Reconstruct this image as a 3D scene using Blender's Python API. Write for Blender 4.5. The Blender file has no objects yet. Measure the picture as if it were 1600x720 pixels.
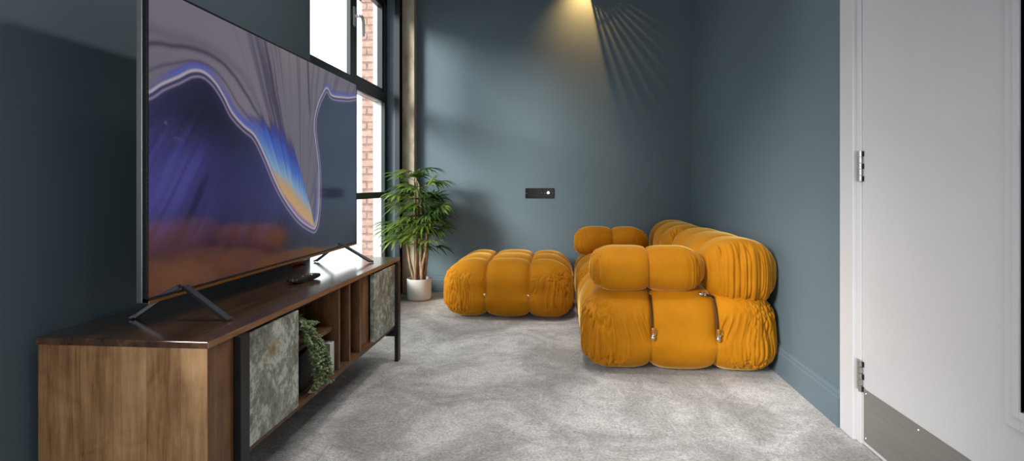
import bpy, bmesh, math, random
import numpy as np
from mathutils import Vector, Matrix

random.seed(7)
rng = np.random.default_rng(7)
SC = bpy.context.scene
COL = SC.collection
PI = math.pi
ORIGIN = {}                      # world origin of each object, so parts are built in world metres


def s2l(r, g, b):
    f = lambda c: (c / 255 / 12.92) if c / 255 <= .04045 else ((c / 255 + .055) / 1.055) ** 2.4
    return (f(r), f(g), f(b), 1.0)


# ------------------------------------------------------------------ materials
def nodes(name):
    m = bpy.data.materials.new(name)
    m.use_nodes = True
    nt = m.node_tree
    b = nt.nodes['Principled BSDF']
    return m, nt, b


def N(nt, typ, **kw):
    n = nt.nodes.new(typ)
    for k, v in kw.items():
        if k in n.inputs:
            n.inputs[k].default_value = v
        else:
            setattr(n, k, v)
    return n


def ramp(nt, stops, interp='LINEAR'):
    r = nt.nodes.new('ShaderNodeValToRGB')
    r.color_ramp.interpolation = interp
    e = r.color_ramp.elements
    e[0].position, e[0].color = stops[0]
    e[1].position, e[1].color = stops[-1]
    for p, c in stops[1:-1]:
        q = e.new(p)
        q.color = c
    return r


def plain(name, col, rough=.5, metal=0., spec=.5, bump=0., bscale=200., coat=0.):
    m, nt, b = nodes(name)
    b.inputs['Base Color'].default_value = col
    b.inputs['Roughness'].default_value = rough
    b.inputs['Metallic'].default_value = metal
    b.inputs['Specular IOR Level'].default_value = spec
    b.inputs['Coat Weight'].default_value = coat
    tc = N(nt, 'ShaderNodeTexCoord')
    no = N(nt, 'ShaderNodeTexNoise', Scale=bscale, Detail=3.)
    nt.links.new(tc.outputs['Object'], no.inputs['Vector'])
    if bump:
        bp = N(nt, 'ShaderNodeBump', Strength=bump, Distance=.001)
        nt.links.new(no.outputs['Fac'], bp.inputs['Height'])
        nt.links.new(bp.outputs['Normal'], b.inputs['Normal'])
    mr = N(nt, 'ShaderNodeMapRange')
    mr.inputs['To Min'].default_value = max(0, rough - .04)
    mr.inputs['To Max'].default_value = min(1, rough + .04)
    nt.links.new(no.outputs['Fac'], mr.inputs['Value'])
    nt.links.new(mr.outputs['Result'], b.inputs['Roughness'])
    return m


def mapping(nt, scale, rot=(0, 0, 0)):
    tc = N(nt, 'ShaderNodeTexCoord')
    mp = N(nt, 'ShaderNodeMapping')
    mp.inputs['Scale'].default_value = scale
    mp.inputs['Rotation'].default_value = rot
    nt.links.new(tc.outputs['Object'], mp.inputs['Vector'])
    return mp


def wood(name, dark, mid, light, grain_axis='Z', stave_axis=None, stave_w=.08, rough=.45, coat=0., bump=.15):
    """wood with grain along one axis, optional boards across another"""
    m, nt, b = nodes(name)
    sc = {'X': (1.2, 14, 14), 'Y': (14, 1.2, 14), 'Z': (14, 14, 1.2)}[grain_axis]
    tc = N(nt, 'ShaderNodeTexCoord')
    vec = tc.outputs['Object']
    L = nt.links
    tone = None
    if stave_axis:
        sx = N(nt, 'ShaderNodeSeparateXYZ')
        L.new(vec, sx.inputs[0])
        dv = N(nt, 'ShaderNodeMath', operation='DIVIDE')
        dv.inputs[1].default_value = stave_w
        L.new(sx.outputs[stave_axis], dv.inputs[0])
        wv = N(nt, 'ShaderNodeTexNoise', Scale=3.)
        wv.noise_dimensions = '1D'
        fl = N(nt, 'ShaderNodeMath', operation='FLOOR')
        L.new(dv.outputs[0], fl.inputs[0])
        wn = N(nt, 'ShaderNodeTexWhiteNoise')
        wn.noise_dimensions = '1D'
        L.new(fl.outputs[0], wn.inputs['W'])
        tone = wn.outputs['Value']
        off = N(nt, 'ShaderNodeVectorMath', operation='MULTIPLY_ADD')
        off.inputs[1].default_value = (7, 7, 7)
        L.new(wn.outputs['Color'], off.inputs[0])
        L.new(vec, off.inputs[2])
        vec = off.outputs[0]
        fr = N(nt, 'ShaderNodeMath', operation='FRACT')
        L.new(dv.outputs[0], fr.inputs[0])
        edge = ramp(nt, [(0, (.7, .7, .7, 1)), (.02, (1, 1, 1, 1)), (.98, (1, 1, 1, 1)), (1, (.7, .7, .7, 1))])
        L.new(fr.outputs[0], edge.inputs[0])
    mp = N(nt, 'ShaderNodeMapping')
    mp.inputs['Scale'].default_value = sc
    L.new(vec, mp.inputs['Vector'])
    n1 = N(nt, 'ShaderNodeTexNoise', Scale=1.6, Detail=8., Roughness=.62, Distortion=.9)
    L.new(mp.outputs[0], n1.inputs['Vector'])
    n2 = N(nt, 'ShaderNodeTexNoise', Scale=9., Detail=4., Roughness=.7)
    L.new(mp.outputs[0], n2.inputs['Vector'])
    n3 = N(nt, 'ShaderNodeTexNoise', Scale=7., Detail=5., Roughness=.6, Distortion=1.5)
    L.new(vec, n3.inputs['Vector'])
    mx = N(nt, 'ShaderNodeMath', operation='MULTIPLY_ADD')
    mx.inputs[1].default_value = .35
    L.new(n2.outputs['Fac'], mx.inputs[0])
    L.new(n1.outputs['Fac'], mx.inputs[2])
    mx2 = N(nt, 'ShaderNodeMath', operation='MULTIPLY_ADD')
    mx2.inputs[1].default_value = .45
    L.new(n3.outputs['Fac'], mx2.inputs[0])
    L.new(mx.outputs[0], mx2.inputs[2])
    last = mx2.outputs[0]
    if tone is not None:
        mt = N(nt, 'ShaderNodeMath', operation='MULTIPLY_ADD')
        mt.inputs[1].default_value = .22
        L.new(tone, mt.inputs[0])
        L.new(last, mt.inputs[2])
        last = mt.outputs[0]
    sb = N(nt, 'ShaderNodeMath', operation='SUBTRACT')
    sb.inputs[1].default_value = .38 + (.11 if tone is not None else 0)
    L.new(last, sb.inputs[0])
    r = ramp(nt, [(.25, dark), (.5, mid), (.78, light)])
    L.new(sb.outputs[0], r.inputs[0])
    colour = r.outputs[0]
    if tone is not None:
        ml = N(nt, 'ShaderNodeMix', data_type='RGBA', blend_type='MULTIPLY')
        ml.inputs[0].default_value = 1.
        L.new(colour, ml.inputs[6])
        L.new(edge.outputs[0], ml.inputs[7])
        colour = ml.outputs[2]
    L.new(colour, b.inputs['Base Color'])
    b.inputs['Roughness'].default_value = rough
    b.inputs['Coat Weight'].default_value = coat
    b.inputs['Coat Roughness'].default_value = .12
    bp = N(nt, 'ShaderNodeBump', Strength=bump, Distance=.002)
    L.new(mx.outputs[0], bp.inputs['Height'])
    L.new(bp.outputs[0], b.inputs['Normal'])
    return m


def paint(name, col, rough=.6, spec=.35):
    m, nt, b = nodes(name)
    mp = mapping(nt, (1, 1, 1))
    n1 = N(nt, 'ShaderNodeTexNoise', Scale=1.3, Detail=3.)
    nt.links.new(mp.outputs[0], n1.inputs['Vector'])
    d = tuple(c * .95 for c in col[:3]) + (1,)
    l = tuple(c * 1.05 for c in col[:3]) + (1,)
    r = ramp(nt, [(.3, d), (.7, l)])
    nt.links.new(n1.outputs['Fac'], r.inputs[0])
    nt.links.new(r.outputs[0], b.inputs['Base Color'])
    n2 = N(nt, 'ShaderNodeTexNoise', Scale=160., Detail=2.)
    nt.links.new(mp.outputs[0], n2.inputs['Vector'])
    bp = N(nt, 'ShaderNodeBump', Strength=.06, Distance=.001)
    nt.links.new(n2.outputs['Fac'], bp.inputs['Height'])
    nt.links.new(bp.outputs[0], b.inputs['Normal'])
    b.inputs['Roughness'].default_value = rough
    b.inputs['Specular IOR Level'].default_value = spec
    return m


def carpet():
    m, nt, b = nodes('grey_carpet')
    L = nt.links
    mp = mapping(nt, (1, 1, 1))
    n0 = N(nt, 'ShaderNodeTexNoise', Scale=2.0, Detail=7., Roughness=.64, Distortion=1.0)
    L.new(mp.outputs[0], n0.inputs['Vector'])
    n1 = N(nt, 'ShaderNodeTexNoise', Scale=7.5, Detail=5., Roughness=.7, Distortion=2.2)
    L.new(mp.outputs[0], n1.inputs['Vector'])
    sp = N(nt, 'ShaderNodeTexNoise', Scale=95., Detail=4., Roughness=.8)
    L.new(mp.outputs[0], sp.inputs['Vector'])
    a = N(nt, 'ShaderNodeMath', operation='MULTIPLY_ADD')
    a.inputs[1].default_value = .4
    L.new(n1.outputs['Fac'], a.inputs[0])
    L.new(n0.outputs['Fac'], a.inputs[2])
    r = ramp(nt, [(.55, (.28, .266, .255, 1)), (.67, (.37, .36, .352, 1)), (.74, (.46, .45, .445, 1)), (.86, (.60, .587, .575, 1))])
    L.new(a.outputs[0], r.inputs[0])
    rs = ramp(nt, [(.32, (.55, .55, .55, 1)), (.68, (1.4, 1.4, 1.4, 1))])
    L.new(sp.outputs['Fac'], rs.inputs[0])
    # thin pressed creases in the pile, their shade and lit rim drawn in colour
    v = N(nt, 'ShaderNodeTexNoise', Scale=3.1, Detail=4., Roughness=.6, Distortion=1.8)
    L.new(mp.outputs[0], v.inputs['Vector'])
    cr = ramp(nt, [(.0, (1, 1, 1, 1)), (.488, (1, 1, 1, 1)), (.5, (.74, .74, .74, 1)), (.506, (1.06, 1.06, 1.06, 1)), (.56, (1, 1, 1, 1))])
    L.new(v.outputs['Fac'], cr.inputs[0])
    ml = N(nt, 'ShaderNodeMix', data_type='RGBA', blend_type='MULTIPLY')
    ml.inputs[0].default_value = 1.
    L.new(r.outputs[0], ml.inputs[6])
    L.new(rs.outputs[0], ml.inputs[7])
    m2 = N(nt, 'ShaderNodeMix', data_type='RGBA', blend_type='MULTIPLY')
    m2.inputs[0].default_value = 1.
    L.new(ml.outputs[2], m2.inputs[6])
    L.new(cr.outputs[0], m2.inputs[7])
    L.new(m2.outputs[2], b.inputs['Base Color'])
    b.inputs['Roughness'].default_value = 1.
    b.inputs['Specular IOR Level'].default_value = .1
    b.inputs['Sheen Weight'].default_value = .25
    b.inputs['Sheen Roughness'].default_value = .5
    ad = N(nt, 'ShaderNodeMath', operation='MULTIPLY_ADD')
    ad.inputs[1].default_value = 6.
    L.new(a.outputs[0], ad.inputs[0])
    L.new(sp.outputs['Fac'], ad.inputs[2])
    bp = N(nt, 'ShaderNodeBump', Strength=.6, Distance=.006)
    L.new(ad.outputs[0], bp.inputs['Height'])
    L.new(bp.outputs[0], b.inputs['Normal'])
    return m


def velvet():
    m, nt, b = nodes('mustard_velvet')
    L = nt.links
    mp = mapping(nt, (1, 1, 1))
    n1 = N(nt, 'ShaderNodeTexNoise', Scale=5., Detail=4., Roughness=.6)
    L.new(mp.outputs[0], n1.inputs['Vector'])
    r = ramp(nt, [(.3, (.42, .152, .002, 1)), (.7, (.55, .215, .005, 1))])
    L.new(n1.outputs['Fac'], r.inputs[0])
    L.new(r.outputs[0], b.inputs['Base Color'])
    b.inputs['Roughness'].default_value = .75
    b.inputs['Specular IOR Level'].default_value = .15
    b.inputs['Sheen Weight'].default_value = 1.
    b.inputs['Sheen Roughness'].default_value = .3
    b.inputs['Sheen Tint'].default_value = (1., .70, .24, 1)
    n2 = N(nt, 'ShaderNodeTexNoise', Scale=420., Detail=2.)
    L.new(mp.outputs[0], n2.inputs['Vector'])
    bp = N(nt, 'ShaderNodeBump', Strength=.12, Distance=.001)
    L.new(n2.outputs['Fac'], bp.inputs['Height'])
    L.new(bp.outputs[0], b.inputs['Normal'])
    return m


def stone():
    m, nt, b = nodes('slate_veneer')
    L = nt.links
    mp = mapping(nt, (1, 1, 1))
    n1 = N(nt, 'ShaderNodeTexNoise', Scale=9., Detail=9., Roughness=.72, Distortion=.8)
    L.new(mp.outputs[0], n1.inputs['Vector'])
    n2 = N(nt, 'ShaderNodeTexNoise', Scale=38., Detail=6., Roughness=.75)
    L.new(mp.outputs[0], n2.inputs['Vector'])
    n3 = N(nt, 'ShaderNodeTexNoise', Scale=4.6, Detail=4., Roughness=.6, Distortion=.6)
    L.new(mp.outputs[0], n3.inputs['Vector'])
    a = N(nt, 'ShaderNodeMath', operation='MULTIPLY_ADD')
    a.inputs[1].default_value = .8
    L.new(n2.outputs['Fac'], a.inputs[0])
    L.new(n1.outputs['Fac'], a.inputs[2])
    r = ramp(nt, [(.64, (.045, .05, .04, 1)), (.8, (.15, .165, .13, 1)), (.93, (.27, .30, .25, 1)), (1., (.50, .53, .46, 1))])
    L.new(a.outputs[0], r.inputs[0])
    rr = ramp(nt, [(.54, (0, 0, 0, 1)), (.66, (1, 1, 1, 1))])
    L.new(n3.outputs['Fac'], rr.inputs[0])
    rust = ramp(nt, [(.6, (.07, .04, .018, 1)), (.95, (.24, .15, .07, 1))])
    L.new(a.outputs[0], rust.inputs[0])
    mx = N(nt, 'ShaderNodeMix', data_type='RGBA')
    L.new(rr.outputs[0], mx.inputs[0])
    L.new(r.outputs[0], mx.inputs[6])
    L.new(rust.outputs[0], mx.inputs[7])
    L.new(mx.outputs[2], b.inputs['Base Color'])
    b.inputs['Roughness'].default_value = .42
    bp = N(nt, 'ShaderNodeBump', Strength=.7, Distance=.004)
    L.new(a.outputs[0], bp.inputs['Height'])
    L.new(bp.outputs[0], b.inputs['Normal'])
    return m


def brick():
    m, nt, b = nodes('red_brick')
    L = nt.links
    tc = N(nt, 'ShaderNodeTexCoord')
    sp = N(nt, 'ShaderNodeSeparateXYZ')
    L.new(tc.outputs['Object'], sp.inputs[0])
    ad = N(nt, 'ShaderNodeMath', operation='ADD')
    L.new(sp.outputs['X'], ad.inputs[0])
    L.new(sp.outputs['Y'], ad.inputs[1])
    cb = N(nt, 'ShaderNodeCombineXYZ')
    L.new(ad.outputs[0], cb.inputs['X'])
    L.new(sp.outputs['Z'], cb.inputs['Y'])
    br = N(nt, 'ShaderNodeTexBrick')
    br.inputs['Scale'].default_value = 1.
    br.inputs['Brick Width'].default_value = .225
    br.inputs['Row Height'].default_value = .0615
    br.inputs['Mortar Size'].default_value = .008
    br.inputs['Mortar Smooth'].default_value = .4
    br.inputs['Color1'].default_value = (.60, .36, .30, 1)  # brick paled: outdoor haze put into the colour
    br.inputs['Color2'].default_value = (.50, .31, .27, 1)
    br.inputs['Mortar'].default_value = (.33, .25, .22, 1)  # joints darkened: mortar shadow put into the colour
    L.new(cb.outputs[0], br.inputs['Vector'])
    n = N(nt, 'ShaderNodeTexNoise', Scale=22., Detail=5.)
    L.new(tc.outputs['Object'], n.inputs['Vector'])
    r = ramp(nt, [(.3, (.7, .7, .7, 1)), (.7, (1.25, 1.22, 1.2, 1))])
    L.new(n.outputs['Fac'], r.inputs[0])
    ml = N(nt, 'ShaderNodeMix', data_type='RGBA', blend_type='MULTIPLY')
    ml.inputs[0].default_value = 1.
    L.new(br.outputs['Color'], ml.inputs[6])
    L.new(r.outputs[0], ml.inputs[7])
    L.new(ml.outputs[2], b.inputs['Base Color'])
    b.inputs['Roughness'].default_value = .9
    bp = N(nt, 'ShaderNodeBump', Strength=1., Distance=.01, invert=True)
    L.new(br.outputs['Fac'], bp.inputs['Height'])
    L.new(bp.outputs[0], b.inputs['Normal'])
    return m


def mottled(name, stops, scale, rough=.8, bump=.3, detail=6., dist=.004, stretch=(1, 1, 1)):
    m, nt, b = nodes(name)
    L = nt.links
    mp = mapping(nt, stretch)
    n1 = N(nt, 'ShaderNodeTexNoise', Scale=scale, Detail=detail, Roughness=.65, Distortion=.5)
    L.new(mp.outputs[0], n1.inputs['Vector'])
    r = ramp(nt, stops)
    L.new(n1.outputs['Fac'], r.inputs[0])
    L.new(r.outputs[0], b.inputs['Base Color'])
    b.inputs['Roughness'].default_value = rough
    bp = N(nt, 'ShaderNodeBump', Strength=bump, Distance=dist)
    L.new(n1.outputs['Fac'], bp.inputs['Height'])
    L.new(bp.outputs[0], b.inputs['Normal'])
    return m


def glass():
    m, nt, b = nodes('clear_glass')
    out = nt.nodes['Material Output']
    tr = N(nt, 'ShaderNodeBsdfTransparent')
    tr.inputs[0].default_value = (.96, .98, .97, 1)
    gl = N(nt, 'ShaderNodeBsdfGlossy', Roughness=.01)
    fr = N(nt, 'ShaderNodeFresnel', IOR=1.45)
    mx = N(nt, 'ShaderNodeMixShader')
    ge = N(nt, 'ShaderNodeNewGeometry')
    iv = N(nt, 'ShaderNodeMath', operation='SUBTRACT')
    iv.inputs[0].default_value = 1.
    nt.links.new(ge.outputs['Backfacing'], iv.inputs[1])
    mu = N(nt, 'ShaderNodeMath', operation='MULTIPLY')
    nt.links.new(fr.outputs[0], mu.inputs[0])
    nt.links.new(iv.outputs[0], mu.inputs[1])
    nt.links.new(mu.outputs[0], mx.inputs[0])
    nt.links.new(tr.outputs[0], mx.inputs[1])
    nt.links.new(gl.outputs[0], mx.inputs[2])
    nt.links.new(mx.outputs[0], out.inputs['Surface'])
    return m


def screen_mat():
    m, nt, b = nodes('lit_display')
    at = N(nt, 'ShaderNodeVertexColor')
    at.layer_name = 'picture'
    b.inputs['Base Color'].default_value = (.004, .004, .005, 1)
    b.inputs['Roughness'].default_value = .09
    b.inputs['IOR'].default_value = 2.6
    nt.links.new(at.outputs['Color'], b.inputs['Emission Color'])
    b.inputs['Emission Strength'].default_value = SCREEN
    return m


def leaf_mat(name, c1, c2, trans=.3, rough=.35):
    m, nt, b = nodes(name)
    L = nt.links
    mp = mapping(nt, (1, 1, 1))
    n1 = N(nt, 'ShaderNodeTexNoise', Scale=9., Detail=2.)
    L.new(mp.outputs[0], n1.inputs['Vector'])
    r = ramp(nt, [(.35, c1), (.65, c2)])
    L.new(n1.outputs['Fac'], r.inputs[0])
    L.new(r.outputs[0], b.inputs['Base Color'])
    b.inputs['Roughness'].default_value = rough
    out = nt.nodes['Material Output']
    tl = N(nt, 'ShaderNodeBsdfTranslucent')
    L.new(r.outputs[0], tl.inputs[0])
    mx = N(nt, 'ShaderNodeMixShader')
    mx.inputs[0].default_value = trans
    L.new(b.outputs[0], mx.inputs[1])
    L.new(tl.outputs[0], mx.inputs[2])
    L.new(mx.outputs[0], out.inputs['Surface'])
    return m


SCREEN = .7
M = dict(
    wall=paint('blue_grey_paint', (.122, .172, .204, 1), .55, .35),
    white=paint('white_gloss_paint', (.60, .595, .62, 1), .35, .4),
    ceil=paint('white_ceiling_paint', (.75, .75, .74, 1), .9, .2),
    plaster=paint('pale_plaster', (.6, .59, .57, 1), .8, .2),
    carpet=carpet(),
    velvet=velvet(),
    stone=stone(),
    brick=brick(),
    asphalt=mottled('grey_asphalt', [(.3, (.13, .13, .13, 1)), (.7, (.22, .22, .21, 1))], 6., .9, .3),
    concrete=mottled('bare_concrete', [(.3, (.33, .27, .19, 1)), (.5, (.50, .43, .33, 1)), (.75, (.66, .59, .48, 1))], 7., .85, .3, stretch=(2, 2, .6)),
    dark=plain('anthracite_frame', (.022, .026, .034, 1), .35, 0, .5),
    palealu=plain('pale_outer_frame', (.62, .62, .63, 1), .4, 0, .5),
    blackmetal=plain('black_steel', (.013, .013, .016, 1), .38, .3, .5, bump=.1),
    greyglass=plain('grey_glass', (.10, .096, .105, 1), .08, 0, .5),  # opaque grey stands in for the dim corridor behind the glass
    rubber=plain('black_rubber', (.008, .008, .008, 1), .7),
    blackplastic=plain('black_plastic', (.012, .012, .013, 1), .28, 0, .5),
    tvside=plain('dark_chrome', (.42, .42, .44, 1), .34, 1.),
    tvleg=plain('gunmetal', (.17, .175, .19, 1), .3, .9),
    chrome=plain('chrome', (.75, .74, .72, 1), .14, 1.),
    steel=plain('satin_steel', (.52, .51, .49, 1), .32, 1.),
    kick=mottled('brushed_steel', [(.3, (.17, .16, .148, 1)), (.7, (.21, .20, .185, 1))], 3., .36, .05, stretch=(1, 1, 40)),  # steel whose grey-brown tone carries the floor's reflection
    blacknickel=plain('black_nickel', (.007, .007, .008, 1), .10, 0., .08),
    glass=glass(),
    screen=screen_mat(),
    woodtop=wood('dark_oiled_wood', (.035, .016, .008, 1), (.085, .040, .019, 1), (.17, .085, .04, 1), 'Y', None, rough=.22, coat=.9, bump=.04),
    woodend=wood('mango_wood_boards', (.21, .095, .034, 1), (.42, .225, .098, 1), (.62, .38, .19, 1), 'Z', 'X', .0875, rough=.5),
    woodfront=wood('brown_wood_front', (.055, .022, .009, 1), (.14, .062, .026, 1), (.25, .12, .05, 1), 'Z', None, rough=.45),
    woodin=wood('dark_wood_inside', (.03, .012, .005, 1), (.085, .038, .016, 1), (.15, .07, .03, 1), 'Y', None, rough=.5),
    woodedge=wood('warm_wood_edge', (.12, .05, .02, 1), (.23, .105, .043, 1), (.36, .18, .08, 1), 'Y', None, rough=.45),
    pot=plain('white_ceramic', (.72, .71, .69, 1), .35, 0, .5),
    bareclay=plain('tan_clay', (.48, .36, .25, 1), .7),
    soil=mottled('potting_soil', [(.3, (.012, .008, .005, 1)), (.7, (.05, .032, .02, 1))], 60., .95, 1.),
    cane=mottled('fibrous_cane', [(.3, (.10, .055, .03, 1)), (.5, (.27, .165, .095, 1)), (.72, (.46, .33, .21, 1))], 34., .85, .8, stretch=(1, 1, .35)),
    palm=leaf_mat('palm_leaf', (.035, .10, .02, 1), (.12, .22, .045, 1), .38, .28),
    palmpale=leaf_mat('backlit_palm_leaf', (.13, .23, .035, 1), (.30, .40, .09, 1), .45, .28),  # paler green with the window's backlight put into the colour
    palmdark=leaf_mat('old_palm_leaf', (.02, .06, .014, 1), (.055, .13, .03, 1), .3),
    trail=leaf_mat('trailing_leaf', (.10, .15, .06, 1), (.27, .33, .17, 1), .2, .5),
    vine=plain('green_vine', (.12, .15, .06, 1), .7),
    paper=plain('pale_card', (.55, .57, .52, 1), .7),
    bookblack=plain('black_cloth', (.012, .013, .016, 1), .6, bump=.3, bscale=400.),
    red=plain('red_plastic', (.45, .06, .03, 1), .35),
    pink=plain('pink_button', (.7, .05, .12, 1), .4),
    greybutton=plain('grey_button', (.10, .10, .105, 1), .4),
    brass=plain('aged_brass', (.45, .31, .14, 1), .3, 1.),
    rattan=plain('dark_rattan', (.05, .03, .018, 1), .7),
    cord=plain('black_cord', (.01, .009, .008, 1), .6),
)


# ------------------------------------------------------------------ object helpers
def link(name, me, mats, parent=None, loc=None):
    o = bpy.data.objects.new(name, me)
    COL.objects.link(o)
    for m in (mats if isinstance(mats, (list, tuple)) else [mats]):
        me.materials.append(M[m])
    if parent is not None:
        po = ORIGIN[parent.name]
        o.parent = parent
        if loc is None:
            loc = po
        o.location = Vector(loc) - Vector(po)
    elif loc is not None:
        o.location = loc
    ORIGIN[o.name] = Vector(loc) if loc is not None else Vector((0, 0, 0))
    return o


def obj(name, bm, mat, parent=None, smooth=False, loc=None, angle=40):
    """bm is in world metres"""
    base = Vector(loc) if loc is not None else (Vector(ORIGIN[parent.name]) if parent is not None else Vector((0, 0, 0)))
    bmesh.ops.recalc_face_normals(bm, faces=bm.faces)
    bmesh.ops.translate(bm, verts=bm.verts, vec=-base)
    if smooth:
        for f in bm.faces:
            f.smooth = True
        a = math.radians(angle)
        for e in bm.edges:
            if len(e.link_faces) == 2 and e.calc_face_angle(0) > a:
                e.smooth = False
    me = bpy.data.meshes.new(name)
    bm.to_mesh(me)
    bm.free()
    return link(name, me, mat, parent, base)


def thing(name, label, cat, loc, group=None):
    o = bpy.data.objects.new(name, None)
    COL.objects.link(o)
    o.empty_display_size = .1
    o.location = loc
    ORIGIN[o.name] = Vector(loc)
    o['label'] = label
    o['category'] = cat
    if group:
        o['group'] = group
    return o


def tag(o, label, cat, group=None):
    o['label'] = label
    o['category'] = cat
    if group:
        o['group'] = group
    return o


def struct(o, label=None):
    o['kind'] = 'structure'
    if label:
        o['label'] = label
    return o


def box(bm, x0, x1, y0, y1, z0, z1, bev=0., seg=2):
    r = bmesh.ops.create_cube(bm, size=1.)
    vs = r['verts']
    for v in vs:
        v.co = Vector(((x0 + x1) / 2 + v.co.x * (x1 - x0), (y0 + y1) / 2 + v.co.y * (y1 - y0), (z0 + z1) / 2 + v.co.z * (z1 - z0)))
    if bev:
        es = set()
        for v in vs:
            es.update(v.link_edges)
        bmesh.ops.bevel(bm, geom=list(es), offset=bev, segments=seg, affect='EDGES', profile=.5)
    return bm


def B(*boxes, bev=0.):
    bm = bmesh.new()
    for b in boxes:
        box(bm, *b, bev=bev)
    return bm


def frame_of(d):
    d = d.normalized()
    a = Vector((0, 0, 1)) if abs(d.z) < .9 else Vector((1, 0, 0))
    u = d.cross(a).normalized()
    return u, d.cross(u).normalized()


def tube(bm, pts, rad, seg=10, cap=True, flat=1.):
    pts = [Vector(p) for p in pts]
    n = len(pts)
    rads = rad if isinstance(rad, (list, tuple)) else [rad] * n
    rings = []
    u = None
    for i, p in enumerate(pts):
        d = (pts[min(i + 1, n - 1)] - pts[max(i - 1, 0)])
        if u is None:
            u, w = frame_of(d)
        else:
            d.normalize()
            u = (u - d * u.dot(d)).normalized()
            w = d.cross(u).normalized()
        rings.append([bm.verts.new(p + u * math.cos(2 * PI * k / seg) * rads[i] + w * math.sin(2 * PI * k / seg) * rads[i] * flat) for k in range(seg)])
    for a, b in zip(rings, rings[1:]):
        for k in range(seg):
            bm.faces.new((a[k], a[(k + 1) % seg], b[(k + 1) % seg], b[k]))
    if cap:
        bm.faces.new(rings[0][::-1])
        bm.faces.new(rings[-1])
    return bm


def bar(bm, p0, p1, w, h, up=(0, 0, 1)):
    """rectangular bar"""
    p0, p1 = Vector(p0), Vector(p1)
    d = (p1 - p0).normalized()
    s = d.cross(Vector(up)).normalized()
    t = s.cross(d).normalized()
    vs = []
    for p in (p0, p1):
        for a, b in ((-1, -1), (1, -1), (1, 1), (-1, 1)):
            vs.append(bm.verts.new(p + s * a * w / 2 + t * b * h / 2))
    for f in ((0, 1, 2, 3), (7, 6, 5, 4), (0, 4, 5, 1), (1, 5, 6, 2), (2, 6, 7, 3), (3, 7, 4, 0)):
        bm.faces.new([vs[i] for i in f])
    return bm


def lathe(bm, prof, c, seg=48, axis='Z'):
    rings = []
    for r, z in prof:
        ring = []
        for k in range(seg):
            a = 2 * PI * k / seg
            p = Vector((r * math.cos(a), r * math.sin(a), z))
            if axis == 'Y':
                p = Vector((p.x, -p.z, p.y))
            if axis == 'X':
                p = Vector((-p.z, p.x, p.y))
            ring.append(bm.verts.new(p + Vector(c)))
        rings.append(ring)
    for a, b in zip(rings, rings[1:]):
        for k in range(seg):
            bm.faces.new((a[k], a[(k + 1) % seg], b[(k + 1) % seg], b[k]))
    return bm


def sphere(bm, c, r, sx=1, sy=1, sz=1, seg=14):
    res = bmesh.ops.create_uvsphere(bm, u_segments=seg, v_segments=seg // 2 + 2, radius=r)
    for v in res['verts']:
        v.co = Vector((v.co.x * sx, v.co.y * sy, v.co.z * sz)) + Vector(c)
    return bm


# ------------------------------------------------------------------ numpy noise
_P = rng.permutation(512).astype(np.int64)
_P = np.concatenate([_P, _P])
_G = rng.random(1024) * 2 - 1


def vnoise(x, y, z):
    xi, yi, zi = np.floor(x).astype(np.int64), np.floor(y).astype(np.int64), np.floor(z).astype(np.int64)
    xf, yf, zf = x - xi, y - yi, z - zi
    u, v, w = (t * t * (3 - 2 * t) for t in (xf, yf, zf))
    h = lambda a, b, c: _G[_P[(_P[(_P[a % 512] + b) % 512] + c) % 512]]
    l = lambda a, b, t: a + (b - a) * t
    return l(l(l(h(xi, yi, zi), h(xi + 1, yi, zi), u), l(h(xi, yi + 1, zi), h(xi + 1, yi + 1, zi), u), v),
             l(l(h(xi, yi, zi + 1), h(xi + 1, yi, zi + 1), u), l(h(xi, yi + 1, zi + 1), h(xi + 1, yi + 1, zi + 1), u), v), w)


def sstep(a, b, x):
    t = np.clip((x - a) / (b - a), 0, 1)
    return t * t * (3 - 2 * t)


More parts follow.
